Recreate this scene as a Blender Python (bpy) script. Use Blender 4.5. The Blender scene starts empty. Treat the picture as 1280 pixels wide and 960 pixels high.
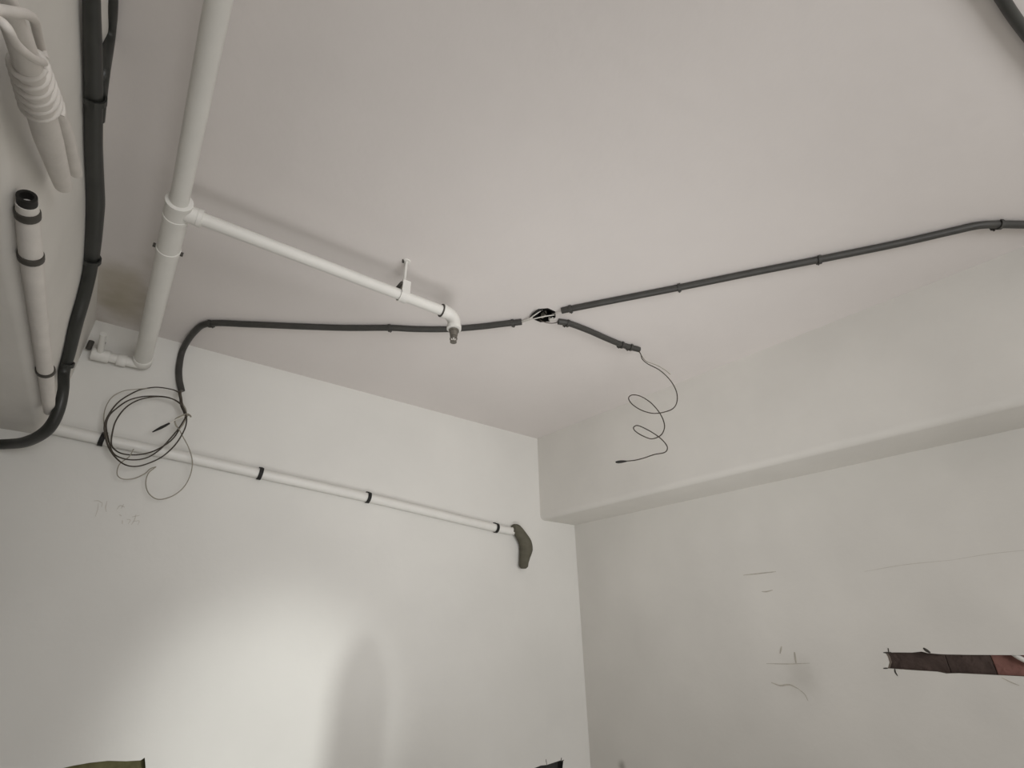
import bpy, math, random
from mathutils import Vector, Matrix
from mathutils.geometry import tessellate_polygon

random.seed(7)
S = bpy.context.scene
COL = S.collection

# ------------------------------------------------------------------ camera
# photograph 1280x960; vanishing points of the back wall and of the side walls
F = 632.376
AX = Vector((0.79720468, 0.26573489, 0.54207901)).normalized()    # world X in camera axes (right, down, forward)
AY = Vector((-0.60358748, 0.36885901, 0.70684170)).normalized()   # world Y
AZ = AX.cross(AY).normalized()                                     # world Z
CZ = 1.55            # eye height
H = 1.10             # ceiling above the eye
def cam_to_world(v): return Vector((AX.dot(v), AY.dot(v), AZ.dot(v)))
def ray(p): return cam_to_world(Vector((p[0] - 640.0, p[1] - 480.0, F)))
EYE = Vector((0, 0, CZ))
rt, up, bk = cam_to_world(Vector((1, 0, 0))), cam_to_world(Vector((0, -1, 0))), cam_to_world(Vector((0, 0, -1)))
cd = bpy.data.cameras.new('camera'); cam = bpy.data.objects.new('camera', cd); COL.objects.link(cam)
cd.sensor_fit = 'HORIZONTAL'; cd.angle = 2 * math.atan(640.0 / F); cd.clip_start = 0.02
m = Matrix((rt, up, bk)).transposed().to_4x4(); m.translation = EYE
cam.matrix_world = m
S.camera = cam

# ------------------------------------------------------------------ room numbers (metres)
CEIL = CZ + H
YB = 2.0047 * H                  # back wall
XR = 1.948 * H                   # right wall
XBR = 1.708 * H                  # face of the right beam
ZBR = CZ + 0.557 * H             # underside of the right beam
XBL = -0.255 * H                 # face of the left beam
ZBL = CZ + 0.577 * H             # underside of the left beam
XL = -2.4                        # left wall, out of frame
YF = -2.6                        # wall behind the camera
TH = 0.12
RA = math.radians(-4.5)                                   # the right wall is not quite square to the back wall
RD = Vector((math.sin(RA), math.cos(RA), 0))              # along the right wall, away from the camera
RN = Vector((math.cos(RA), -math.sin(RA), 0))             # out of the room
RC = Vector((XR, YB, 0)); RLEN = (YB - YF) / math.cos(RA)
XW = XR + 0.55                                            # floor and ceiling reach past the right wall

# ------------------------------------------------------------------ light
W = bpy.data.worlds.new('world'); S.world = W; W.use_nodes = True
bgn = W.node_tree.nodes['Background']
bgn.inputs[0].default_value = (0.86, 0.93, 1.0, 1); bgn.inputs[1].default_value = 0.6

def area(name, loc, target, sx, sy, power, col):
    d = bpy.data.lights.new(name, 'AREA'); d.shape = 'RECTANGLE'; d.size = sx; d.size_y = sy
    d.energy = power; d.color = col
    o = bpy.data.objects.new(name, d); COL.objects.link(o); o.location = loc
    o.rotation_euler = (Vector(target) - Vector(loc)).to_track_quat('-Z', 'Y').to_euler()
    return o
# area light added outside an unseen window opening behind the camera
area('window_fill', (0.55, YF - 0.06, 1.45), (0.55, 2.0, 1.45), 1.7, 1.2, 60, (1.0, 0.985, 0.985))
# unseen spot added behind the camera for the bright patch on the back wall
ld = bpy.data.lights.new('wall_patch_spot', 'SPOT'); ld.energy = 178; ld.color = (0.98, 1.0, 0.97)
ld.spot_size = math.radians(19.5); ld.spot_blend = 1.0; ld.shadow_soft_size = 0.085
lo = bpy.data.objects.new('wall_patch_spot', ld); COL.objects.link(lo)
# two unseen fill spots added low in the room to brighten the ceiling corner
def fill_spot(loc, px, power, deg):
    d = bpy.data.lights.new('fill_spot_light', 'SPOT'); d.energy = power; d.color = (1.0, 0.985, 0.975)
    d.spot_size = math.radians(deg); d.spot_blend = 1.0; d.shadow_soft_size = 0.32
    o = bpy.data.objects.new('fill_spot_light', d); COL.objects.link(o); o.location = loc
    r = ray(px); tgt = EYE + r * (H / r.z)
    o.rotation_euler = (tgt - Vector(loc)).to_track_quat('-Z', 'Y').to_euler()
fill_spot((0.5, 0.3, 0.6), (640, 430), 30, 95)
fill_spot((0.3, -0.3, 0.7), (685, 525), 60, 68)
S.view_settings.view_transform = 'Standard'
S.view_settings.look = 'None'
S.view_settings.exposure = 0.0
S.view_settings.gamma = 1.0
S.view_settings.use_curve_mapping = False

# ------------------------------------------------------------------ pixel helpers
def on_z(p, z):
    d = ray(p); return EYE + d * ((z - CZ) / d.z)
def on_y(p, y):
    d = ray(p); return EYE + d * (y / d.y)
def on_x(p, x):
    d = ray(p); return EYE + d * (x / d.x)
def on_plane(p, q, n):
    d = ray(p); return EYE + d * ((q - EYE).dot(n) / d.dot(n))
FWD = -bk
def px2m(px, pt): return px * (pt - EYE).dot(FWD) / F
def px2r(px, pt):                     # the same, for a width that runs away from the picture's centre
    d = pt - EYE; return px2m(px, pt) * d.dot(FWD) / d.length
def ceil(p, off=0.0): return on_z(p, CEIL - off)
def wallb(p, off=0.0): return on_y(p, YB - off)
def wallr(p, off=0.0): return on_plane(p, RC - RN * off, RN)
def face(p, off=0.0): return on_x(p, XBL + off)

lt = wallb((335, 925)); src = Vector((0.95, -1.1, 0.75))
lo.location = src
lo.rotation_euler = (lt - src).to_track_quat('-Z', 'Y').to_euler()

# ------------------------------------------------------------------ materials
MATS = {}
def lin(c):
    return tuple(((v / 255) / 12.92 if v / 255 <= 0.04045 else ((v / 255 + 0.055) / 1.055) ** 2.4) for v in c)
def mat(name, rgb, rough=0.6, spec=0.3, metal=0.0, var=0.06, scale=8.0, bump=0.0, bscale=60.0, linear=False):
    if name in MATS: return MATS[name]
    mt = bpy.data.materials.new(name); mt.use_nodes = True
    nt = mt.node_tree; b = nt.nodes['Principled BSDF']
    c = rgb if linear else lin(rgb)
    geo = nt.nodes.new('ShaderNodeNewGeometry')
    nz = nt.nodes.new('ShaderNodeTexNoise'); nz.inputs['Scale'].default_value = scale; nz.inputs['Detail'].default_value = 5
    nt.links.new(geo.outputs['Position'], nz.inputs['Vector'])
    rp = nt.nodes.new('ShaderNodeValToRGB')
    rp.color_ramp.elements[0].position = 0.3; rp.color_ramp.elements[1].position = 0.7
    rp.color_ramp.elements[0].color = tuple(max(0, v * (1 - var)) for v in c) + (1,)
    rp.color_ramp.elements[1].color = tuple(min(1, v * (1 + var)) for v in c) + (1,)
    nt.links.new(nz.outputs['Fac'], rp.inputs['Fac'])
    nt.links.new(rp.outputs['Color'], b.inputs['Base Color'])
    b.inputs['Roughness'].default_value = rough
    b.inputs['Specular IOR Level'].default_value = spec
    b.inputs['Metallic'].default_value = metal
    if bump:
        n2 = nt.nodes.new('ShaderNodeTexNoise'); n2.inputs['Scale'].default_value = bscale; n2.inputs['Detail'].default_value = 4
        nt.links.new(geo.outputs['Position'], n2.inputs['Vector'])
        bp = nt.nodes.new('ShaderNodeBump'); bp.inputs['Strength'].default_value = bump; bp.inputs['Distance'].default_value = 0.01
        nt.links.new(n2.outputs['Fac'], bp.inputs['Height']); nt.links.new(bp.outputs['Normal'], b.inputs['Normal'])
    mt['base'] = rp.name
    MATS[name] = mt
    return mt

def stain(mt, centre, radius, rgb, strength, nscale=9.0, stretch=(1, 1, 1)):
    """damp stain with a ragged outline, fixed to a place on the surface"""
    nt = mt.node_tree; b = nt.nodes['Principled BSDF']
    old = b.inputs['Base Color'].links[0].from_socket
    geo = nt.nodes.new('ShaderNodeNewGeometry')
    sub = nt.nodes.new('ShaderNodeVectorMath'); sub.operation = 'SUBTRACT'; sub.inputs[1].default_value = centre
    nt.links.new(geo.outputs['Position'], sub.inputs[0])
    mul = nt.nodes.new('ShaderNodeVectorMath'); mul.operation = 'MULTIPLY'; mul.inputs[1].default_value = stretch
    nt.links.new(sub.outputs[0], mul.inputs[0])
    ln = nt.nodes.new('ShaderNodeVectorMath'); ln.operation = 'LENGTH'; nt.links.new(mul.outputs[0], ln.inputs[0])
    nz = nt.nodes.new('ShaderNodeTexNoise'); nz.inputs['Scale'].default_value = nscale; nz.inputs['Detail'].default_value = 4
    nt.links.new(geo.outputs['Position'], nz.inputs['Vector'])
    ad = nt.nodes.new('ShaderNodeMath'); ad.operation = 'MULTIPLY_ADD'; ad.inputs[1].default_value = radius * 0.9
    nt.links.new(nz.outputs['Fac'], ad.inputs[0]); nt.links.new(ln.outputs['Value'], ad.inputs[2])
    mr = nt.nodes.new('ShaderNodeMapRange'); mr.interpolation_type = 'SMOOTHSTEP'
    mr.inputs['From Min'].default_value = radius * 0.45; mr.inputs['From Max'].default_value = radius * 1.45
    mr.inputs['To Min'].default_value = strength; mr.inputs['To Max'].default_value = 0.0
    nt.links.new(ad.outputs[0], mr.inputs['Value'])
    mx = nt.nodes.new('ShaderNodeMixRGB'); mx.inputs['Color2'].default_value = lin(rgb) + (1,)
    nt.links.new(mr.outputs[0], mx.inputs['Fac']); nt.links.new(old, mx.inputs['Color1'])
    nt.links.new(mx.outputs[0], b.inputs['Base Color'])

M_WALL = mat('wall_plaster', (0.70, 0.69, 0.653), 0.85, 0.2, var=0.035, scale=2.2, bump=0.10, bscale=28, linear=True)
M_WALLR = mat('side_wall_plaster', (0.69, 0.672, 0.63), 0.85, 0.2, var=0.05, scale=2.6, bump=0.12, bscale=22, linear=True)
M_CEIL = mat('ceiling_plaster', (0.725, 0.688, 0.662), 0.88, 0.2, var=0.035, scale=1.6, bump=0.10, bscale=24, linear=True)
M_BEAM = mat('beam_plaster', (0.70, 0.68, 0.64), 0.85, 0.2, var=0.05, scale=4, bump=0.12, bscale=26, linear=True)
M_FLOOR = mat('floor_concrete', (0.52, 0.50, 0.47), 0.8, 0.3, var=0.15, scale=3, bump=0.2, linear=True)
M_PIPE = mat('white_painted_steel', (0.70, 0.69, 0.65), 0.5, 0.4, var=0.03, scale=12, bump=0.05, bscale=90, linear=True)
M_PVC = mat('white_plastic', (0.74, 0.73, 0.69), 0.42, 0.45, var=0.03, scale=10, linear=True)
M_FOAM = mat('white_foam_insulation', (0.66, 0.63, 0.59), 0.75, 0.2, var=0.05, scale=20, bump=0.1, bscale=80, linear=True)
M_COND = mat('grey_conduit', (62, 61, 58), 0.5, 0.4, var=0.12, scale=25)
M_CONDD = mat('dark_conduit', (46, 47, 44), 0.42, 0.45, var=0.18, scale=18)
M_BLACK = mat('black_rubber', (34, 33, 31), 0.6, 0.3, var=0.15, scale=40)
M_WIRE = mat('dark_wire', (66, 60, 52), 0.5, 0.3, var=0.1, scale=30)
M_WIREG = mat('grey_wire', (150, 145, 132), 0.5, 0.3, var=0.06, scale=30)
M_WIREW = mat('white_wire', (205, 202, 194), 0.45, 0.4, var=0.04, scale=30)
M_TAPE = mat('dark_grey_tape', (70, 67, 62), 0.55, 0.3, var=0.12, scale=40)
M_BOOT = mat('olive_grey_foam', (94, 91, 79), 0.75, 0.2, var=0.12, scale=35, bump=0.15, bscale=90)
M_METAL = mat('dull_metal', (120, 116, 108), 0.4, 0.5, 0.6, var=0.08, scale=40)
M_HOLE = mat('dark_plastic_box', (22, 21, 19), 0.6, 0.25, var=0.15, scale=30)
M_CUT = mat('cut_plaster', (120, 110, 100), 0.9, 0.1, var=0.2, scale=40, bump=0.4, bscale=70)
M_BRICKD = mat('grey_brown_brick', (88, 76, 71), 0.9, 0.1, var=0.25, scale=22, bump=0.5, bscale=60)
M_BRICKR = mat('red_brick', (142, 104, 96), 0.9, 0.1, var=0.18, scale=22, bump=0.5, bscale=60)
M_OLIVE = mat('olive_lining', (104, 100, 72), 0.9, 0.1, var=0.2, scale=30, bump=0.4, bscale=60)  # dark olive tone for the inside of the lower-left recess
M_DKHOLE = mat('dark_mortar', (66, 66, 64), 0.9, 0.1, var=0.2, scale=30, bump=0.4, bscale=60)
M_PENCIL = mat('pencil', (200, 196, 188), 0.8, 0.2, var=0.05, scale=60)
M_SCUFF = mat('scuff', (182, 177, 166), 0.85, 0.2, var=0.15, scale=60)

# ------------------------------------------------------------------ mesh helpers
def link(name, verts, faces, material, parent=None, smooth=False):
    me = bpy.data.meshes.new(name); me.from_pydata([tuple(v) for v in verts], [], faces); me.update()
    import bmesh
    bm = bmesh.new(); bm.from_mesh(me); bmesh.ops.recalc_face_normals(bm, faces=bm.faces); bm.to_mesh(me); bm.free()
    if smooth:
        me.polygons.foreach_set('use_smooth', [True] * len(me.polygons))
        me.set_sharp_from_angle(angle=math.radians(50))
    me.materials.append(material)
    o = bpy.data.objects.new(name, me); COL.objects.link(o)
    if parent: o.parent = parent; o.matrix_parent_inverse = parent.matrix_world.inverted()
    return o
def empty(name, loc):
    o = bpy.data.objects.new(name, None); COL.objects.link(o); o.location = loc
    o.empty_display_size = 0.05
    o.matrix_world = Matrix.Translation(loc)
    return o
def tag(o, label, cat, group=None):
    o['label'] = label; o['category'] = cat
    if group: o['group'] = group
    return o
def struct(o, label=None):
    o['kind'] = 'structure'
    if label: o['label'] = label
    return o

class MB:
    def __init__(s): s.v = []; s.f = []
    def add(s, verts, faces):
        k = len(s.v); s.v += [Vector(v) for v in verts]; s.f += [tuple(i + k for i in f) for f in faces]
        return s
    def box(s, c, half, ax=None):
        c = Vector(c); ax = ax or (Vector((1, 0, 0)), Vector((0, 1, 0)), Vector((0, 0, 1)))
        vs = [c + ax[0] * (half[0] * i) + ax[1] * (half[1] * j) + ax[2] * (half[2] * k)
              for i in (-1, 1) for j in (-1, 1) for k in (-1, 1)]
        return s.add(vs, [(0, 1, 3, 2), (4, 6, 7, 5), (0, 4, 5, 1), (2, 3, 7, 6), (0, 2, 6, 4), (1, 5, 7, 3)])
    def box2(s, a, b):
        a, b = Vector(a), Vector(b); return s.box((a + b) / 2, [abs(x) / 2 for x in (b - a)])
    def tube(s, pts, r, n=12, caps=True, flat=None):
        pts = [Vector(p) for p in pts]
        rs = r if isinstance(r, (list, tuple)) else [r] * len(pts)
        tang = [(pts[min(i + 1, len(pts) - 1)] - pts[max(i - 1, 0)]).normalized() for i in range(len(pts))]
        u = tang[0].orthogonal().normalized(); k = len(s.v)
        for i, p in enumerate(pts):
            t = tang[i]; u = (u - t * u.dot(t)).normalized(); w = t.cross(u)
            for j in range(n):
                a = 2 * math.pi * j / n
                s.v.append(p + (u * math.cos(a) + w * math.sin(a)) * rs[i])
        for i in range(len(pts) - 1):
            for j in range(n):
                s.f.append((k + i * n + j, k + i * n + (j + 1) % n, k + (i + 1) * n + (j + 1) % n, k + (i + 1) * n + j))
        if caps:
            s.f.append(tuple(k + j for j in range(n))[::-1]); s.f.append(tuple(k + (len(pts) - 1) * n + j for j in range(n)))
        return s
    def build(s, name, material, parent=None, smooth=True): return link(name, s.v, s.f, material, parent, smooth)

def spline(pts, per=8):
    pts = [Vector(p) for p in pts]
    if len(pts) < 3: return [pts[0].lerp(pts[-1], i / per) for i in range(per + 1)]
    q = [pts[0] * 2 - pts[1]] + pts + [pts[-1] * 2 - pts[-2]]
    out = []
    for i in range(1, len(q) - 2):
        a, b, c, d = q[i - 1:i + 3]
        for j in range(per):
            t = j / per
            out.append(0.5 * ((2 * b) + (c - a) * t + (2 * a - 5 * b + 4 * c - d) * t * t + (3 * b - a - 3 * c + d) * t ** 3))
    out.append(pts[-1]); return out
def lerp_list(vals, n):
    out = []
    for i in range(n):
        t = i / (n - 1) * (len(vals) - 1); k = min(int(t), len(vals) - 2); out.append(vals[k] + (vals[k + 1] - vals[k]) * (t - k))
    return out

def slab(name, outer, holes, n, thick, material, sides=False):
    """a wall or ceiling: front face with openings, body behind it. n points away from the room"""
    n = Vector(n); loops = [[Vector(p) for p in outer]] + [[Vector(p) for p in h] for h in holes]
    flat = [p for l in loops for p in l]
    tri = tessellate_polygon(loops)
    v = list(flat); f = [tuple(t) for t in tri]
    k = len(v); no = len(outer); v += [p + n * thick for p in loops[0]]
    f.append(tuple(range(k, k + no)))
    for i in range(no): f.append((i, (i + 1) % no, k + (i + 1) % no, k + i))
    base = no
    for h in (holes if sides else []):    # sides of each opening, as deep as the slab
        k = len(v); m_ = len(h); v += [Vector(p) + n * thick * 0.999 for p in h]
        for i in range(m_): f.append((base + i, base + (i + 1) % m_, k + (i + 1) % m_, k + i))
        base += m_
    return struct(link(name, v, f, material))

# ------------------------------------------------------------------ setting
# junction box opening in the ceiling
JC = ceil((680, 394)); JR = 0.5 * px2m(31, JC)
jhole = [JC + Vector((math.cos(a) * JR, math.sin(a) * JR, 0)) for a in [math.pi / 8 + i * math.pi / 4 for i in range(8)]]
ceiling = slab('ceiling', [(XL, YF, CEIL), (XW, YF, CEIL), (XW, YB + TH, CEIL), (XL, YB + TH, CEIL)], [jhole], (0, 0, 1), TH, M_CEIL, True)
ceiling['label'] = 'off-white plastered ceiling carrying the pipes and conduits'
stain(M_CEIL, ceil((148, 368)), 0.24, (150, 140, 112), 0.7, 9, (1.5, 0.8, 1))

slotA = [wallb(p) for p in [(662, 966), (668, 960), (676, 957), (684, 956), (693, 953), (701, 950.5), (704, 951), (703, 960), (706, 990), (668, 990)]]
slotB = [wallb(p) for p in [(62, 985), (70, 962), (92, 957), (112, 953.5), (135, 951), (158, 951.5), (176, 950.5), (181, 947), (182, 960), (185, 985)]]
wall_back = slab('wall_back', [(XL, YB, 0), (XR, YB, 0), (XR, YB, CEIL), (XL, YB, CEIL)], [slotA, slotB], (0, 1, 0), TH, M_WALL)
wall_back['label'] = 'white plastered back wall with the drain pipe on it'

slotR = [wallr(p) for p in [(1107, 816), (1118, 815.5), (1140, 815.8), (1152, 814.5), (1160, 816.5), (1180, 818), (1215, 818.6), (1250, 818.8), (1280, 819), (1330, 820), (1450, 822),
                            (1450, 856), (1330, 849), (1280, 845.5), (1240, 843.5), (1200, 841.5), (1183, 841.8), (1172, 839.5), (1150, 838.2), (1125, 836.5), (1110, 835.4), (1112, 828), (1110, 821)]]
RE = RC + RD * 0.10; RS = RC - RD * RLEN
wall_right = slab('wall_right', [RE, RS, RS + Vector((0, 0, CEIL)), RE + Vector((0, 0, CEIL))], [slotR], RN, TH, M_WALLR)
wall_right['label'] = 'grey-white plastered side wall with a chased brick slot'

def beam(name, x0, x1, zb, material, label, shift=0.0):
    # slightly rounded lower arris
    r = 0.028; n = 8
    s = 1 if x1 > x0 else -1
    prof = [(x0, CEIL + 0.02), (x0, zb + r)]
    for i in range(1, n): a = math.pi / 2 * i / n; prof.append((x0 + s * r * (1 - math.cos(a)), zb + r - r * math.sin(a)))
    prof += [(x0 + s * r, zb), (x1, zb), (x1, CEIL + 0.02)]
    L = len(prof); v = [Vector((x + shift, YF, z)) for x, z in prof] + [Vector((x, YB + 0.01, z)) for x, z in prof]
    f = [(i, (i + 1) % L, L + (i + 1) % L, L + i) for i in range(L)] + [tuple(range(L)), tuple(range(L, 2 * L))]
    return struct(link(name, v, f, material, smooth=True), label)
beam_right = beam('beam_right', XBR, XR + 0.02, ZBR, M_WALLR, 'plastered downstand beam along the side wall with the brick slot', -math.tan(RA) * (YB - YF))
beam_left = beam('beam_left', XBL, XBL - 0.30, ZBL, M_BEAM, 'plastered downstand beam carrying the taped white pipe')

struct(link('floor', *(lambda b: (b.v, b.f))(MB().box2((XL - TH, YF - TH, -0.1), (XW, YB + TH, 0))), M_FLOOR))
struct(link('wall_left', *(lambda b: (b.v, b.f))(MB().box2((XL - TH, YF - TH, 0), (XL, YB + TH, CEIL + TH))), M_WALL))
wx0, wx1, wz0, wz1 = -0.3, 1.4, 0.85, 2.05  # unseen window opening, added to let the area light in
wf = MB()
for c0, c1 in [((XL, 0), (wx0, CEIL)), ((wx1, 0), (XW, CEIL)), ((wx0, 0), (wx1, wz0)), ((wx0, wz1), (wx1, CEIL))]:
    wf.box2((c0[0], YF - 0.04, c0[1]), (c1[0], YF, c1[1]))
struct(link('wall_front', wf.v, wf.f, M_WALL))

struct(link('wall_light_blocker', *(lambda b: (b.v, b.f))(MB().box2((XL, -0.75, 0), (-0.05, -0.63, CEIL))), M_WALL))  # unseen pier added to keep window light off the left of the back wall

# ---- chased slots: rough inner linings and the bricks at their backs
def lining(name, loop, n, depth, material, parent, back=True):
    n = Vector(n); L = len(loop); c = sum((Vector(p) for p in loop), Vector()) / L
    v = [Vector(p) - n * 0.0006 for p in loop] + [Vector(p) + n * depth for p in loop]
    f = [(i, (i + 1) % L, L + (i + 1) % L, L + i) for i in range(L)]
    if back: f.append(tuple(range(L, 2 * L)))
    return link(name, v, f, material, parent)
lining('slot_lining', slotA, (0, 1, 0), 0.035, M_DKHOLE, wall_back)
lining('recess_lining', slotB, (0, 1, 0), 0.05, M_OLIVE, wall_back)
lining('slot_lining', slotR, RN, 0.045, M_CUT, wall_right)
def slot_brick(xa, xb, material, off, label):
    a, b = wallr((xa, 830)), wallr((xb, 830)); zt, zb_ = wallr((xb, 810)).z, wallr((xb, 858)).z
    a.z = zt; b.z = zb_; c = (a + b) / 2 + RN * (off + 0.02); h = (0.02, abs((a - b).dot(RD)) / 2, abs(a.z - b.z) / 2 + 0.004)
    o = MB().box(c, h, (RN, RD, Vector((0, 0, 1)))).build('brick', material, wall_right, False)
    o['label'] = label
    bv = o.modifiers.new('bevel', 'BEVEL'); bv.width = 0.002
slot_brick(1098, 1182, M_BRICKD, 0.026, 'grey-brown brick at the back of the slot')
slot_brick(1182.4, 1240, M_BRICKD, 0.027, 'grey-brown brick at the back of the slot')
slot_brick(1240.4, 1322, M_BRICKR, 0.025, 'dusky red brick at the back of the slot')
slot_brick(1322.4, 1475, M_BRICKR, 0.026, 'dusky red brick at the back of the slot')
# white conduit elbow laid in the slot
ep = [wallr((1262, 814), -0.014), wallr((1274, 822), -0.007), wallr((1290, 829), -0.006), wallr((1312, 834), -0.008), wallr((1380, 838), -0.010), wallr((1445, 840), -0.014)]
t = tag(MB().tube(spline(ep, 6), 0.0075, 12).build('conduit_elbow', M_PVC), 'white plastic conduit bend lying in the chased brick slot', 'conduit')

# ---- pencil and scuff marks on the walls (thin strips on the plaster)
def mark(name, pts, w, wall, material, plane):
    P = [plane(p, 0.0008) for p in pts]; n = Vector((0, 1, 0)) if wall is wall_back else RN
    v = []; f = []
    Q = spline(P, 4)
    for i, p in enumerate(Q):
        tg = (Q[min(i + 1, len(Q) - 1)] - Q[max(i - 1, 0)]).normalized(); s = tg.cross(n).normalized()
        ww = w * (0.35 + 0.65 * math.sin(math.pi * (i + 0.5) / len(Q)))
        v += [p + s * ww, p - s * ww]
    k = len(v); v += [p + n * 0.0012 for p in v]
    for i in range(len(Q) - 1):
        a = 2 * i; f += [(a, a + 1, a + 3, a + 2), (k + a, k + a + 2, k + a + 3, k + a + 1), (a, a + 2, k + a + 2, k + a), (a + 1, k + a + 1, k + a + 3, a + 3)]
    return link(name, v, f, material, wall)
for pts, w in [([(117, 626), (123, 626), (128, 629)], .0018), ([(123, 629), (122, 637), (119, 646)], .0015), ([(128, 628), (127, 634)], .0013),
               ([(134, 626), (132, 634), (133, 640)], .0018), ([(146, 637), (150, 632), (156, 634)], .002), ([(155, 630), (151, 636)], .0014),
               ([(149, 643), (152, 645)], .0018), ([(153, 650), (153, 655)], .0018), ([(158, 649), (163, 650), (160, 655)], .0014),
               ([(170, 643), (168, 650), (164, 656)], .0018), ([(165, 646), (175, 644)], .0014), ([(166, 652), (174, 651), (172, 656)], .0014)]:
    mark('pencil_mark', pts, w * 0.8, wall_back, M_PENCIL, wallb)['label'] = 'faint pencil writing stroke'
for pts, w in [([(929, 719), (948, 717), (970, 714.5)], .0022), ([(952, 739.5), (958, 739.5), (966, 737.5)], .0024),
               ([(958, 829.5), (985, 830), (1012, 829)], .0014), ([(993, 815), (995, 829)], .0035), ([(977, 808), (975, 817)], .0028),
               ([(964, 853), (975, 857), (987, 856), (998, 861)], .0028), ([(998, 861), (1006, 868), (1010, 876)], .0016),
               ([(1080, 714.5), (1130, 706), (1190, 700)], .0011), ([(1190, 700), (1240, 692), (1300, 686)], .0009),
               ([(760, 643.5), (780, 641)], .0018),
               ([(1104, 815.8), (1108, 815.8), (1114, 815.4)], .0022), ([(1110, 810), (1111, 816)], .0018), ([(1104, 835.5), (1110, 835.2)], .0022),
               ([(1118.5, 836), (1119, 840), (1122, 845)], .0022), ([(1154, 810), (1158, 813), (1163, 816)], .0045), ([(1252, 847), (1262, 852), (1274, 857)], .0016)]:
    mark('scuff_mark', pts, w, wall_right, M_PENCIL if w < .0012 else M_TAPE if 1100 < pts[0][0] < 1160 else M_SCUFF, wallr)
for pts, w in [([(682.5, 949), (683.5, 956)], .0016), ([(702, 947), (701, 952)], .0022), ([(701, 952), (705, 950)], .0016)]:
    mark('scuff_mark', pts, w, wall_back, M_TAPE, wallb)
stain(M_WALLR, wallr((777, 957)), 0.035, (118, 114, 102), 0.6, 20)
stain(M_WALLR, wallr((1000, 845)), 0.10, (150, 146, 134), 0.2, 14)

# ------------------------------------------------------------------ sprinkler pipework
hp = ceil((507, 328))                                   # where the hanger rod meets the ceiling
best = min((abs((lambda c: 480 + F * c[0] / c[1])((AX.y * hp.x + AY.y * hp.y + AZ.y * (z - CZ), AX.z * hp.x + AY.z * hp.y + AZ.z * (z - CZ))) - 371), z)
           for z in [CEIL - 0.001 * k for k in range(10, 250)])
ZP = best[1]                                            # pipe axis height
def pipe(p): return on_z(p, ZP)
T0 = pipe((222, 262)); HX = hp
BY = T0.y
Bend = pipe((557, 390))
r_br = 0.5 * px2m(15, pipe((400, 333)))
r_up = 0.5 * 0.86 * px2m(27, pipe((236, 190)))
r_lo = 0.5 * 0.86 * px2m(28, pipe((208, 330)))
sp = empty('sprinkler_pipe', T0)
tag(sp, 'white painted sprinkler pipe with a tee and one branch under the ceiling', 'pipe')
far = Vector((T0.x, YB - r_lo - 0.010, ZP)); near = Vector((T0.x + 0.012, YF + 0.02, ZP))
pm = pipe((285, -60)); dirm = (T0 - pm).normalized()
near = T0 - dirm * 3.2; near.z = ZP
far_px = pipe((184, 424)); far = Vector((far_px.x, YB - r_lo - 0.006, ZP))
MB().tube([near, T0], r_up, 24).build('main_pipe', M_PIPE, sp)
MB().tube([T0, far], r_lo, 24).build('main_pipe', M_PIPE, sp)
d1 = (far - T0).normalized(); db = (Bend - T0).normalized()
def collar(c, d, r, half): return MB().tube([c - d * half, c - d * half * 0.9, c + d * half * 0.9, c + d * half], [r * 0.94, r, r, r * 0.94], 24)
tee = MB(); L1 = px2m(14, T0)
tee.tube([T0 - d1 * L1, T0 + d1 * L1], r_lo * 1.03, 24); tee.tube([T0, T0 + db * L1 * 1.75], r_br * 1.3, 24)
tee = tee.build('tee_fitting', M_PIPE, sp)
collar(T0 - d1 * L1, d1, r_lo * 1.09, 0.007).build('rim', M_PIPE, tee)
collar(T0 + d1 * L1, d1, r_lo * 1.09, 0.007).build('rim', M_PIPE, tee)
collar(T0 + db * L1 * 1.75, db, r_br * 1.38, 0.006).build('rim', M_PIPE, tee)
MB().tube([T0, Bend], r_br, 20).build('branch_pipe', M_PIPE, sp)
# clamp round the main pipe before the wall
cp = pipe((207, 311)); cp.x = T0.x + (far.x - T0.x) * (cp.y - T0.y) / (far.y - T0.y)
cl = collar(cp, d1, r_lo * 1.07, 0.010).build('pipe_clamp', M_PIPE, sp)
for s in (-1, 1):
    MB().tube([cp + Vector((s * (r_lo + 0.001), 0, 0)), cp + Vector((s * (r_lo + 0.008), 0, 0))], 0.006, 10).build('clamp_bolt', M_TAPE, cl)
MB().tube([cp + Vector((0, 0, r_lo)), Vector((cp.x, cp.y, CEIL + 0.002))], 0.005, 10).build('clamp_rod', M_PIPE, cl)
# end cap and elbow against the back wall, cross pipe to the beam
collar(far - d1 * 0.02, d1, r_lo * 1.14, 0.022).build('end_elbow', M_PIPE, sp)
cx0 = far + Vector((0, -0.004, -0.012))
xend = XBL + 0.045
r_x = 0.5 * px2m(12, far)
MB().tube([cx0, Vector((xend, far.y, cx0.z))], r_x, 18).build('cross_pipe', M_PIPE, sp)
collar(Vector((far.x - 0.06, far.y, cx0.z)), Vector((1, 0, 0)), r_x * 1.25, 0.014).build('coupling', M_PIPE, sp)
el = collar(Vector((xend + 0.012, far.y, cx0.z)), Vector((1, 0, 0)), r_x * 1.3, 0.026).build('cross_elbow', M_PIPE, sp)
MB().tube([Vector((xend + 0.008, far.y, cx0.z)), Vector((xend + 0.008, far.y - 0.115, cx0.z + 0.03))], r_x * 0.55, 14).build('stub_pipe', M_PIPE, sp)
MB().tube([Vector((xend + 0.008, far.y - 0.03, cx0.z + r_x)), Vector((xend + 0.008, far.y - 0.03, cx0.z + r_x + 0.022))], 0.007, 10).build('valve_stem', M_TAPE, el)
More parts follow.
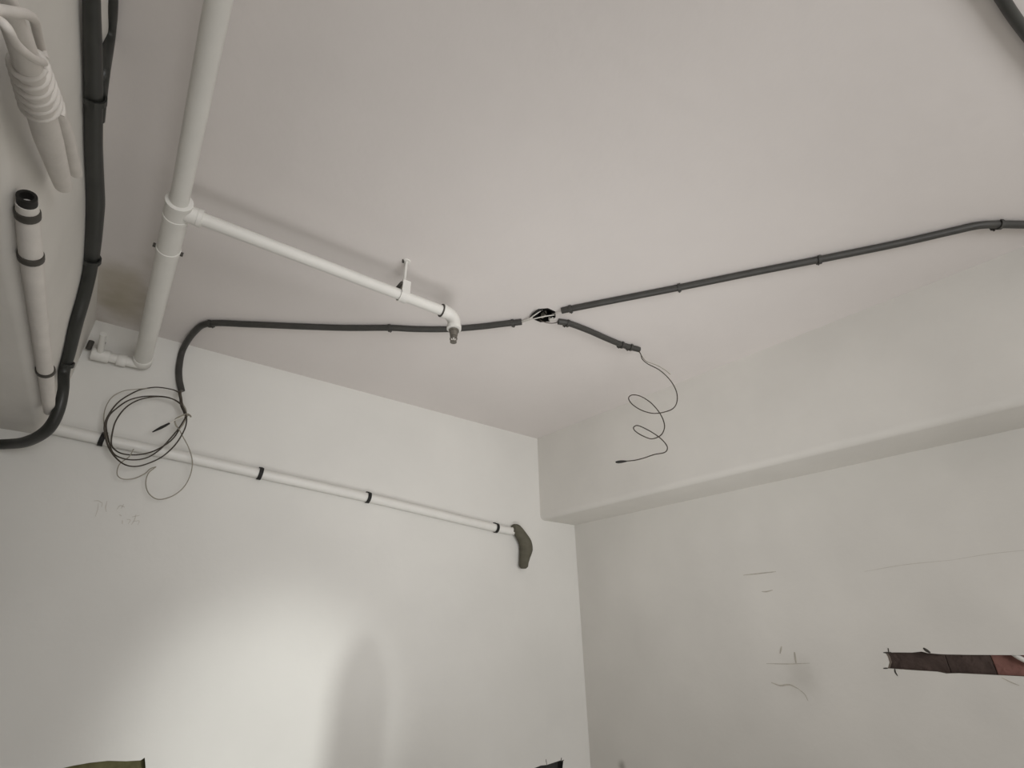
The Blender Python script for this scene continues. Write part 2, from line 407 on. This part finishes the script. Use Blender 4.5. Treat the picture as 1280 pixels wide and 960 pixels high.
MB().tube([Vector((xend - 0.028, far.y, cx0.z + 0.012)), Vector((xend - 0.028, far.y, cx0.z + 0.045))], 0.009, 10).build('plug', M_TAPE, el)
# elbow turning down and the sprinkler head
eb = MB(); E0 = Bend; bendr = px2m(13, Bend)
arc = [E0 + db * (bendr * math.sin(a)) + Vector((0, 0, -bendr * (1 - math.cos(a)))) for a in [i * math.pi / 2 / 10 for i in range(11)]]
eb.tube([E0 - db * 0.012] + arc + [arc[-1] + Vector((0, 0, -0.012))], r_br * 1.25, 20)
eb = eb.build('elbow_fitting', M_PIPE, sp)
collar(E0 - db * 0.008, db, r_br * 1.36, 0.006).build('rim', M_PIPE, eb)
collar(E0 - db * 0.015, db, r_br * 1.30, 0.0022).build('sealing_ring', M_TAPE, eb)
e1 = arc[-1] + Vector((0, 0, -0.014))
collar(e1, Vector((0, 0, 1)), r_br * 1.38, 0.007).build('rim', M_PIPE, eb)
u = px2m(1, e1)
hd = MB().tube([e1 + Vector((0, 0, -k * u)) for k in (4, 6, 6.2, 13, 13.2, 15)], [6.4 * u, 6.4 * u, 5.4 * u, 4.6 * u, 3.2 * u, 3 * u], 16).build('sprinkler_head', M_METAL, sp)
MB().tube([e1 + Vector((0, 0, -14 * u)), e1 + Vector((0, 0, -20 * u))], 1.3 * u, 10).build('glass_bulb', M_WIREW, hd)
fr = MB()
for s in (-1, 1):
    fr.tube(spline([e1 + rt * (s * 2.6 * u) - Vector((0, 0, 13 * u)), e1 + rt * (s * 4.0 * u) - Vector((0, 0, 17 * u)), e1 + rt * (s * 1.0 * u) - Vector((0, 0, 21 * u))], 4), 0.9 * u, 8)
fr.build('frame_arm', M_METAL, hd)
MB().tube([e1 - Vector((0, 0, 20.5 * u)), e1 - Vector((0, 0, 21.5 * u))], 4.2 * u, 14).build('deflector', M_METAL, hd)

# hanger of the branch pipe
bp = Vector((hp.x, 0, ZP)); tt = (hp.x - T0.x) / (Bend.x - T0.x); bp = T0.lerp(Bend, tt)
hg = empty('pipe_hanger', Vector((bp.x, bp.y, CEIL)))
tag(hg, 'white painted rod hanger holding the branch pipe from the ceiling', 'hanger')
MB().tube([Vector((bp.x, bp.y, CEIL + 0.001)), Vector((bp.x, bp.y, ZP + r_br + 0.02))], 0.0045, 12).build('rod', M_PIPE, hg)
MB().tube([Vector((bp.x, bp.y, CEIL + 0.001)), Vector((bp.x, bp.y, CEIL - 0.004))], 0.013, 14).build('ceiling_plate', M_PIPE, hg)
MB().tube([Vector((bp.x - 0.011, bp.y, CEIL + 0.001)), Vector((bp.x - 0.011, bp.y, CEIL - 0.010))], 0.004, 8).build('anchor_bolt', M_TAPE, hg)
clv = MB()
for s in (-1, 1):
    c = bp + Vector((0, s * (r_br + 0.003), r_br * 0.5 + 0.012)); clv.box(c, (0.013, 0.0018, r_br * 0.5 + 0.014))
clv.box(bp + Vector((0, 0, r_br + 0.026)), (0.013, r_br + 0.005, 0.002))
ring = [bp + Vector((0, math.cos(a) * (r_br + 0.003), math.sin(a) * (r_br + 0.003))) for a in [math.pi + i * math.pi / 12 for i in range(13)]]
for a, b in zip(ring, ring[1:]):
    dd = (b - a); clv.box((a + b) / 2, (0.013, dd.length / 2 + 0.0004, 0.0016), (Vector((1, 0, 0)), dd.normalized(), Vector((1, 0, 0)).cross(dd.normalized())))
clv.build('clevis_strap', M_PIPE, hg, False)
MB().tube([bp + Vector((-0.016, -r_br - 0.004, r_br + 0.012)), bp + Vector((-0.016, r_br + 0.004, r_br + 0.012))], 0.006, 6).build('clevis_bolt', M_TAPE, hg)

# ------------------------------------------------------------------ conduits and clips
def conduit(name, pts, r, material, label, n=14, per=8, rs=None):
    Q = spline(pts, per)
    # fine corrugation of flexible conduit
    RR = lerp_list(rs, len(Q)) if rs else [r] * len(Q)
    o = MB().tube(Q, RR, n).build(name, material)
    return tag(o, label, 'conduit')
def clip(c, along, normal, r, label, material=M_COND, tab=1, group=None, k=1.0):
    """saddle clip: band round the conduit, foot with a nail; normal points from the surface into the room"""
    along = Vector(along).normalized(); normal = Vector(normal); side = normal.cross(along).normalized() * tab
    o = empty('conduit_clip', c - normal * r)
    tag(o, label, 'clip', group)
    b = MB(); R = r * 1.22; n = 10
    arc = [c + side * (math.cos(a) * R) + normal * (math.sin(a) * R) for a in [-0.5 + i * (math.pi + 1.0) / n for i in range(n + 1)]]
    for p, q in zip(arc, arc[1:]):
        d = (q - p); b.box((p + q) / 2, (d.length / 2 + 0.0005, r * 0.42, r * 0.12), (d.normalized(), along, d.normalized().cross(along)))
    b.build('band', material, o, False)
    MB().box(c + side * R * 1.35 - normal * (r * 0.45), (r * 0.5 * k, r * 0.42 * k, r * 0.55 * k), (side, along, normal)).build('nail_boss', material, o, False)
    MB().tube([c + side * R * 1.4 - normal * r * 0.2, c + side * R * 1.4 + normal * r * 0.55 * k], r * 0.22 * k, 8).build('nail', M_TAPE, o)
    return o

DOWN = Vector((0, 0, -1))
rA = 0.5 * px2m(7.6, ceil((400, 408)))
def cA(p): return ceil(p, rA)
def wA(p): return wallb(p, rA)
corn = Vector((wallb((232, 430)).x, YB - rA, CEIL - rA))
ptsA = [cA(p) for p in [(652, 402.5), (625, 405.5), (600, 408.5), (560, 411.5), (520, 411.5), (487, 410), (430, 410), (370, 408), (310, 405.5), (262, 404.5)]]
pA = cA((244, 414)); pB = on_y((229, 436), YB - rA * 1.6); pC = wA((224, 458)); pD = wA((224, 474)); pE = wA((227, 489))
ptsA += [pA, pB, pC, pD, pE]
conduit('electrical_conduit', ptsA, rA, M_COND, 'dark grey conduit crossing the ceiling and bending down the back wall to the wire coil')
def dirn(a, b): return cA(b) - cA(a)
clip(cA((263, 404.5)), dirn((262, 404), (310, 405)), DOWN, rA, 'grey clip at the bend of the conduit above the wire coil', tab=-1)
clip(cA((487, 410)), dirn((430, 410), (520, 411)), DOWN, rA, 'grey clip on the conduit midway between its bend and the sprinkler head', tab=-1)
clip(cA((641, 403.8)), dirn((625, 405.5), (652, 402.5)), DOWN, rA, 'grey clip on the cut conduit end between sprinkler head and junction box', tab=-1)

rB = rA * 0.98
ptsB = [ceil(p, rB) for p in [(702, 388.5), (714, 386), (780, 373), (849, 359.5), (940, 341), (1024, 324.5), (1120, 305), (1190, 289), (1222, 282), (1249, 280.5), (1285, 281), (1310, 281.7)]]
dB = (ptsB[-1] - ptsB[-2]).normalized()
while ptsB[-1].x < XBR - math.tan(RA) * (YB - ptsB[-1].y) + 0.01: ptsB.append(ptsB[-1] + dB * 0.02)     # on to the beam
conduit('electrical_conduit', ptsB, rB, M_COND, 'long dark grey conduit from the junction box towards the beam over the brick slot')
for p, q, l in [((713, 386.2), (780, 373), 'grey clip at the start of the long conduit beside the junction box'),
                ((849, 359.5), (900, 349), 'grey clip on the long conduit, second from the junction box'),
                ((1024, 324.5), (1100, 309), 'grey clip on the long conduit, third from the junction box'),
                ((1249, 280.5), (1285, 281), 'grey clip where the long conduit bends, fourth from the junction box')]:
    clip(ceil(p, rB), ceil(q, rB) - ceil(p, rB), DOWN, rB, l, tab=-1)
ptsC = [ceil(p, rB) for p in [(698, 402), (712, 404.5), (735, 413), (760, 424), (780, 432), (799, 437)]]
conduit('electrical_conduit', ptsC, rB, M_COND, 'short curved grey conduit with a thin spiral wire at its end')
for p, q, l in [((709, 404), (722, 408), 'grey clip on the short curved conduit at the junction box end'),
                ((777, 431), (786, 434), 'inner of two neighbouring grey clips near the spiral wire'),
                ((788, 434), (796, 436.5), 'outer of two neighbouring grey clips beside the spiral wire')]:
    clip(ceil(p, rB), ceil(q, rB) - ceil(p, rB), DOWN, rB, l, tab=-1)

# thick conduits along the left beam
rD = 0.5 * px2r(23, face((118, 200)))
def fD(p, k=1.0): return face(p, rD * k)
ptsD = [fD(p) for p in [(118, -140), (116, -60), (114.5, 0), (116, 60), (117, 120), (117, 180), (118.5, 225), (119, 255), (116.5, 300), (113, 335), (105, 370), (95, 405), (87, 440), (80, 465)]]
y_last = ptsD[-1].y
ptsD += [on_y((79, 488), 1.90), on_y((72.5, 515), 1.915), on_y((59, 537.5), 1.96), on_y((36, 551), 2.05), on_y((10, 555), 2.13), on_y((-40, 555), YB - rD * 1.1), on_y((-110, 548), YB - rD * 1.1)]
wD = [28, 28, 28, 28.5, 27.5, 25.5, 25.5, 26.5, 23, 19, 18.5, 18.5, 16.5, 16, 15.5, 17, 19, 19, 18, 18, 18]
conduit('electrical_conduit', ptsD, rD, M_CONDD, 'thick near-black conduit along the beam, sweeping under its end at the wall', n=16, rs=[0.5 * px2r(w, p) for w, p in zip(wD, ptsD)])
rE = 0.5 * px2r(17, face((140, 40)))
ptsE = [on_z(p, CEIL - rE) if i < 4 else face(p, rD * 1.5) for i, p in enumerate([(136, -120), (139, -50), (140, 5), (137, 45), (130, 90), (127, 118), (124, 150)])]
conduit('electrical_conduit', ptsE, rE, M_CONDD, 'thinner black conduit joining the thick conduit on the beam at a clip')
YN = Vector((0, -1, 0)); XN = Vector((1, 0, 0))
clip(fD((117, 122)), (0, 1, 0), XN, rD, 'black clip where the two dark beam conduits join', M_CONDD, tab=1, k=0.6)
clip(fD((114, 324)), (0, 1, -0.1), XN, 0.0172, 'black clip on the beam conduit near the sprinkler tee', M_CONDD, tab=1, k=0.6)
clip(fD((83, 455)), (0, 1, -0.9), XN, 0.0148, 'black clip on the beam conduit near the back wall', M_CONDD, tab=1, k=0.6)
# conduit over the right hand side, near the camera
rF = 0.5 * px2r(20, ceil((1265, 20)))
ptsF = [ceil(p, rF) for p in [(1090, -260), (1165, -135), (1225, -42), (1250, -6), (1264, 16), (1283, 42), (1330, 103), (1375, 160)]]
conduit('electrical_conduit', ptsF, rF, M_CONDD, 'black conduit on the ceiling crossing near the camera apart from all other conduits')

# ------------------------------------------------------------------ junction box
jb = empty('junction_box', JC)
tag(jb, 'open black ceiling junction box with loose wire ends', 'junction box')
sh = MB(); n = 8
ang = [math.pi / 8 + i * math.pi / 4 for i in range(n)]
def oct_(r, z): return [JC + Vector((math.cos(a) * r, math.sin(a) * r, z)) for a in ang]
vs = oct_(JR * 0.985, -0.002) + oct_(JR * 0.985, 0.05) + oct_(JR * 0.90, -0.002) + oct_(JR * 0.90, 0.048)
fs = []
for i in range(n):
    j = (i + 1) % n
    fs += [(i, j, n + j, n + i), (2 * n + i, 2 * n + j, 3 * n + j, 3 * n + i), (i, j, 2 * n + j, 2 * n + i)]
fs += [tuple(range(n, 2 * n)), tuple(range(3 * n, 4 * n))]
link('box_shell', vs, fs, M_HOLE, jb)
for s in (-1, 1):
    MB().box(JC + Vector((s * JR * 0.72, 0.0, 0.004)), (0.006, 0.008, 0.004)).build('screw_lug', M_HOLE, jb, False)
MB().box(JC + Vector((0.010, 0.012, 0.014)), (0.004, 0.012, 0.010)).build('terminal', M_WIREG, jb, False)
MB().box(ceil((689, 398.5), 0.006), (0.008, 0.006, 0.006)).build('wire_connector', M_WIREW, jb, False)
def jw(name, pts, r, m_): MB().tube(spline(pts, 6), r, 8).build(name, m_, jb)
jw('wire', [ceil((651, 402), 0.008), ceil((660, 399), 0.014), ceil((668, 394), 0.012), ceil((678, 387), -0.010)], 0.0022, M_WIREW)
jw('wire', [ceil((651, 403), 0.006), ceil((664, 399.5), 0.016), ceil((678, 396), 0.016), ceil((693, 393.5), 0.004)], 0.0022, M_WIREW)
jw('wire', [ceil((662, 397.5), 0.010), ceil((667, 391.5), 0.012), ceil((674, 387.5), 0.004), ceil((680, 389), -0.02)], 0.0028, M_BLACK)
jw('wire', [ceil((699, 402.3), 0.008), ceil((691, 404), 0.018), ceil((682, 403), 0.016), ceil((675, 399.5), 0.006), ceil((674, 396), -0.015)], 0.0017, M_WIRE)
jw('wire', [ceil((690, 397), 0.008), ceil((684, 394), 0.004), ceil((680, 390), -0.015)], 0.0024, M_BLACK)
jw('wire', [ceil((704, 389), 0.008), ceil((697, 391), 0.012), ceil((690, 392), -0.006)], 0.0016, M_WIREW)

# ------------------------------------------------------------------ spiral wire
q0 = ceil((798, 436), rB); hn = Vector((FWD.x, FWD.y, 0)).normalized()
def c5(c): return (620 + c[0] / 4.0, 360 + c[1] / 4.0)
tr = [((712, 312), 0), ((724, 332), 0), ((732, 356), 0), ((760, 380), 1), ((820, 412), 2), ((870, 460), 3), ((900, 512), 3), ((906, 560), 1.5), ((890, 598), 0), ((850, 618), -2),
      ((790, 627), -4), ((730, 612), -4), ((682, 582), -2), ((663, 552), 0), ((680, 535), 2), ((722, 541), 4), ((772, 572), 4), ((812, 616), 3), ((836, 660), 1.5), ((842, 700), 0),
      ((824, 736), -2), ((780, 754), -3), ((735, 740), -3), ((697, 716), -1), ((688, 697), 0), ((710, 688), 2), ((760, 710), 3), ((812, 743), 2), ((845, 775), 1), ((857, 800), 0),
      ((843, 822), -1), ((790, 833), -2), ((740, 850), -2), ((695, 861), -1), ((650, 866), 0)]
pts = [on_plane(c5(c), q0 + hn * (o * 0.010), hn) for c, o in tr]
sw = empty('spiral_wire', q0)
tag(sw, 'thin dark wire hanging in a loose spiral from the short ceiling conduit', 'wire')
MB().tube(spline(pts, 8), 0.5 * px2m(1.35, pts[8]), 8).build('wire', M_WIRE, sw)
tp = [on_plane(c5(c), q0, hn) for c in [(654, 866), (640, 867), (625, 868.5), (610, 870), (598, 871)]]
MB().tube(tp, [0.5 * px2m(w, tp[0]) for w in (1.6, 2.8, 3.6, 3.4, 1.8)], 10).build('taped_end', M_BLACK, sw)
w2 = [on_plane(c5(c), q0 + hn * 0.015, hn) for c in [(724, 332), (750, 365), (800, 385), (845, 410), (872, 432)]]
MB().tube(spline(w2, 6), 0.5 * px2m(0.9, pts[0]), 6).build('thin_grey_strand', M_WIREG, sw)  # thin grey strand leaving the conduit end beside the spiral

# ------------------------------------------------------------------ wire coil at the back wall
YC = YB - 0.07
def c6(c): return (110 + c[0] / 5.647, 470 + c[1] / 5.647)
def cw(c, o=0.0): return on_y(c6(c), YC - o)
wc = empty('wire_coil', wallb((228, 489), rA))
tag(wc, 'loose coil of black and grey wires hanging from the conduit end on the back wall', 'wire')
def wire(name, tr_, px, m_, o0=0.0, o1=0.0, wob=0.0, start=None, end=None):
    P = [cw(c, o0 + (o1 - o0) * i / (len(tr_) - 1) + wob * math.sin(i * 1.3)) for i, c in enumerate(tr_)]
    if start: P = [start] + P
    if end: P = P + [end]
    MB().tube(spline(P, 8), 0.5 * px2m(px, P[1]), 8).build(name, m_, wc)
c_end = wallb((227, 488), rA)
loop1 = [(648, 118), (600, 97), (500, 80), (420, 86), (340, 108), (220, 180), (142, 280), (115, 370), (140, 490), (190, 570), (260, 625), (340, 638), (430, 615), (530, 565), (620, 480), (680, 380), (696, 310), (685, 250)]
loop2 = [(685, 250), (660, 205), (590, 160), (490, 146), (370, 165), (270, 220), (200, 310), (172, 400), (165, 480), (192, 522), (250, 550), (350, 556), (450, 535), (540, 490), (610, 430), (670, 330)]
loop3 = [(690, 240), (640, 185), (560, 150), (460, 142), (370, 148), (280, 175), (200, 230), (150, 280), (128, 350), (145, 450), (175, 540), (240, 580), (330, 592), (420, 575), (500, 525), (560, 465), (640, 370), (690, 290)]
wire('black_wire', loop1, 1.6, M_WIRE, 0.0, 0.02, 0.004, start=c_end)
wire('black_wire', loop2, 1.6, M_WIRE, 0.02, -0.01, 0.005)
wire('black_wire', loop3, 1.6, M_WIRE, -0.012, 0.01, 0.005)
wire('white_wire', [(650, 150), (670, 200), (692, 245), (685, 310), (650, 365), (622, 350), (615, 310), (650, 285), (700, 268), (726, 282)], 1.8, M_WIREG, 0.0, 0.024, start=c_end)
wire('grey_wire', [(640, 370), (668, 425), (710, 505), (736, 600), (725, 690), (680, 780), (600, 845), (500, 871), (432, 832), (408, 762), (425, 690), (480, 640)], 1.2, M_WIREG, 0.02, -0.03)
wire('grey_wire', [(480, 640), (440, 655), (400, 690), (320, 725), (240, 725), (205, 690), (225, 620), (290, 570), (322, 515)], 1.2, M_WIREG, -0.03, 0.01)
wire('grey_wire', [(420, 86), (330, 95), (250, 106), (170, 150), (122, 230), (112, 330), (140, 470)], 1.1, M_WIREG, 0.01, -0.02)
wire('black_wire', [(648, 118), (655, 160), (662, 210), (680, 250), (692, 290)], 3.6, M_WIRE, 0.0, 0.01, start=c_end)
tp = [cw(c, 0.03) for c in [(575, 333), (545, 350), (515, 365), (485, 380), (455, 396)]]
MB().tube(tp, [0.5 * px2m(w, tp[0]) for w in (2.2, 3.2, 3.6, 2.6, 1.2)], 10).build('taped_end', M_BLACK, wc)
wire('white_wire', [(575, 333), (620, 308), (660, 292), (700, 272)], 1.6, M_WIREW, 0.03, 0.012)
tb = [cw(c, 0.016) for c in [(672, 268), (690, 282), (715, 276), (728, 290)]]
MB().tube(spline(tb, 5), 0.5 * px2m(2.0, tb[0]), 8).build('wire_tie', M_WIREG, wc)

# ------------------------------------------------------------------ drain pipe on the back wall
rP = 0.5 * px2m(11, wallb((460, 622)))
def dp(p): return wallb(p, rP)
ptsP = [dp(p) for p in [(66, 535.5), (128, 549), (240, 573), (325, 592), (460, 622), (620, 660), (644, 664)]]
a, b = dp((68, 537)), dp((646, 665))
dr = empty('drain_pipe', a)
tag(dr, 'thin white plastic drain pipe falling along the back wall', 'pipe')
MB().tube(spline(ptsP, 6), rP, 16).build('pipe', M_PVC, dr)
bt = [on_y(c, YB - rP * 1.6) for c in [(641.5, 660), (646, 662), (652, 670.5), (656.5, 679), (657.5, 687), (656, 696), (655, 703), (654.5, 708), (654.5, 710.5)]]
bo = MB().tube(spline(bt, 5), lerp_list([0.5 * px2m(w, bt[0]) for w in (10, 13, 14.5, 16.5, 17, 13.5, 11.5, 11, 7)], 41), 16).build('foam_sleeve', M_BOOT, dr)
bo['label'] = 'olive-grey foam sleeve hooked down at the pipe end'
dd = (b - a).normalized()
for p, l in [((128, 549), 'black pipe clip on the drain pipe behind the wire coil'), ((325, 592), 'black pipe clip on the drain pipe, first past the wire coil'),
             ((460, 622), 'black pipe clip on the drain pipe midway along the wall'), ((620, 660), 'black pipe clip on the drain pipe next to the foam sleeve')]:
    c = dp(p); o = empty('pipe_clip', Vector((c.x, YB, c.z))); tag(o, l, 'clip')
    bnd = MB(); R = rP * 1.16; side = YN.cross(dd).normalized()
    arc = [c + side * (math.cos(t_) * R) + YN * (math.sin(t_) * R) for t_ in [-0.4 + i * (math.pi + 0.8) / 12 for i in range(13)]]
    for q, w in zip(arc, arc[1:]):
        d_ = w - q; bnd.box((q + w) / 2, (d_.length / 2 + 0.0005, 0.0075, 0.0016), (d_.normalized(), dd, d_.normalized().cross(dd)))
    bnd.build('band', M_BLACK, o, False)
    MB().box(Vector((c.x, YB - 0.004, c.z)) - dd * 0 + side * R * 1.05, (0.007, 0.004, 0.006)).build('foot', M_BLACK, o, False)

# ------------------------------------------------------------------ taped pipe on the beam
rT = 0.5 * px2r(31, face((38, 300)))
def ft(p): return face(p, rT)
tpn = empty('insulated_pipe', ft((33, 245)))
tag(tpn, 'white insulated pipe with dark tape bands and an open end on the beam', 'pipe')
pt = [ft(p) for p in [(34, 254), (36, 285), (39, 320), (46, 380), (55, 450), (59.5, 487), (61.5, 514)]]
wT = [32, 34, 33, 27, 23, 20, 15]
MB().tube(spline(pt, 6), lerp_list([0.5 * px2r(w, p) for w, p in zip(wT, pt)], 37), 20).build('insulation', M_FOAM, tpn)
pd = (pt[0] - pt[1]).normalized()
# open dark collar at the near end: a short ring with a hollow
ri = rT * 0.80; e0 = pt[0]
n = 20; uu = Vector((0, 0, 1)); uu = (uu - pd * uu.dot(pd)).normalized(); ww = pd.cross(uu)
def cring(c, r): return [c + (uu * math.cos(2 * math.pi * i / n) + ww * math.sin(2 * math.pi * i / n)) * r for i in range(n)]
Lp = px2m(13, e0)
vs = cring(e0 - pd * 0.01, ri) + cring(e0 + pd * Lp, ri) + cring(e0 + pd * Lp, ri * 0.66) + cring(e0 - pd * 0.005, ri * 0.62)
fs = [(k * n + i, k * n + (i + 1) % n, (k + 1) * n + (i + 1) % n, (k + 1) * n + i) for k in range(3) for i in range(n)] + [tuple(range(3 * n, 4 * n))]
link('inner_pipe', vs, fs, M_BLACK, tpn, True)
for (p, w_, tl) in [((34.5, 267), 9, 0.25), ((38.5, 320), 8, 0.1), ((56.8, 463), 5, 0.05)]:
    c = ft(p); k = px2m(w_, c) * 0.75
    dirp = (pt[3] - pt[0]).normalized()
    tb = MB(); rr = px2r(37 if p[1] < 400 else 26.5, c) * 0.5
    vs = []; 
    for s in (-1, -0.8, 0.8, 1):
        for i in range(n):
            a_ = 2 * math.pi * i / n
            vs.append(c + dirp * (s * k + math.sin(a_) * tl * rr * 0.4) + (uu * math.cos(a_) + ww * math.sin(a_)) * (rr if abs(s) < 0.9 else rr * 0.95))
    fs = [(q * n + i, q * n + (i + 1) % n, (q + 1) * n + (i + 1) % n, (q + 1) * n + i) for q in range(3) for i in range(n)] + [tuple(range(n)), tuple(range(3 * n, 4 * n))]
    link('tape_band', vs, fs, M_TAPE, tpn, True)

# ------------------------------------------------------------------ cut pipe bundle wrapped with cord
OFF = 0.055
def fb(p, o=OFF): return face(p, o)
bn = empty('pipe_bundle', face((40, 100)))
tag(bn, 'pair of cut white insulated pipes wrapped together with white cord', 'pipe')
m1 = [fb(p, o) for p, o in [((-30, -70), .06), ((0, -10), .058), ((16, 30), .055), ((30, 66), .05), ((46, 120), .045), ((61, 175), .036), ((79, 232), .026)]]
MB().tube(spline(m1, 6), lerp_list([0.5 * px2r(w, p) for w, p in zip((46, 45, 43, 45, 46, 42, 26), m1)], 37), 18).build('insulated_pipe', M_FOAM, bn)
m2 = [fb(p, o) for p, o in [((44, 70), .035), ((62, 120), .026), ((80, 165), .020), ((95, 216), .016)]]
MB().tube(spline(m2, 6), lerp_list([0.5 * px2r(w, p) for w, p in zip((30, 30, 27, 19), m2)], 19), 16).build('insulated_pipe', M_FOAM, bn)
for e, dvec, w in [(m1[-1], m1[-1] - m1[-2], 6), (m2[-1], m2[-1] - m2[-2], 5)]:
    dvec = dvec.normalized()
    MB().tube([e - dvec * 0.005, e + dvec * px2r(7, e)], 0.5 * px2r(w, e), 10).build('copper_end', M_TAPE, bn)
# cord: comes from above, then winds round both pipes
ax0, ax1 = fb((34, 76), .047), fb((53, 134), .040)
axd = (ax1 - ax0).normalized(); s1 = XN - axd * XN.dot(axd); s1.normalize(); s2 = axd.cross(s1)
rW0, rW1 = 0.5 * px2r(62, ax0), 0.5 * px2r(68, ax1); turns = 6; cord = []
for i in range(turns * 20 + 1):
    t_ = i / (turns * 20); a_ = 2 * math.pi * turns * t_
    c = ax0.lerp(ax1, t_); R = rW0 + (rW1 - rW0) * t_
    rad = (s1 * (math.cos(a_) * 0.78) + s2 * math.sin(a_))
    cord.append(c + rad * R)
rc = 0.5 * px2m(9.5, ax0)
MB().tube(cord, rc, 10).build('wrapping_cord', M_FOAM, bn)
lead = [fb(p, o) for p, o in [((-40, 4), .085), ((-10, 11), .085), ((15, 15), .08), ((34, 18), .065), ((43, 26), .045), ((47, 42), .03), ((52, 60), .022), ((56, 74), .03)]]
MB().tube(spline(lead, 6), rc * 1.15, 10).build('cord_lead', M_FOAM, bn)
lead2 = [fb(p, o) for p, o in [((-6, 22), .085), ((8, 34), .095), ((20, 55), .095), ((40, 72), .09), ((55, 78), .06)]]
MB().tube(spline(lead2, 6), rc * 0.9, 10).build('cord_lead', M_FOAM, bn)

# ------------------------------------------------------------------ roll added on the floor below the frame to cast the back-wall shadow
yR = 0.85; kR = (yR - src.y) / (YB - src.y)
tR = src.lerp(wallb((463, 796)), kR); eR = src.lerp(wallb((411, 900)), kR); rR = abs(eR.x - tR.x)
ro = empty('shadow_blocker', Vector((tR.x, tR.y, 0)))
tag(ro, 'upright roll added out of view to shade the lower back wall', 'blocker')
MB().tube([Vector((tR.x, tR.y, 0.0)), Vector((tR.x, tR.y, tR.z - rR * 1.6))] + [Vector((tR.x, tR.y, tR.z - rR * 1.6 * (1 - math.sin(q * 0.1745)))) for q in range(1, 9)], [rR, rR] + [rR * max(0.46, math.cos(q * 0.1745)) for q in range(1, 9)], 24).build('blocker_body', mat('blocker_grey', (150, 148, 142), 0.5), ro)
MB().tube([Vector((tR.x, tR.y, tR.z - 0.02)), Vector((tR.x, tR.y, tR.z + 0.012))], rR * 0.4, 20).build('blocker_core', mat('blocker_brown', (150, 124, 92), 0.9), ro)
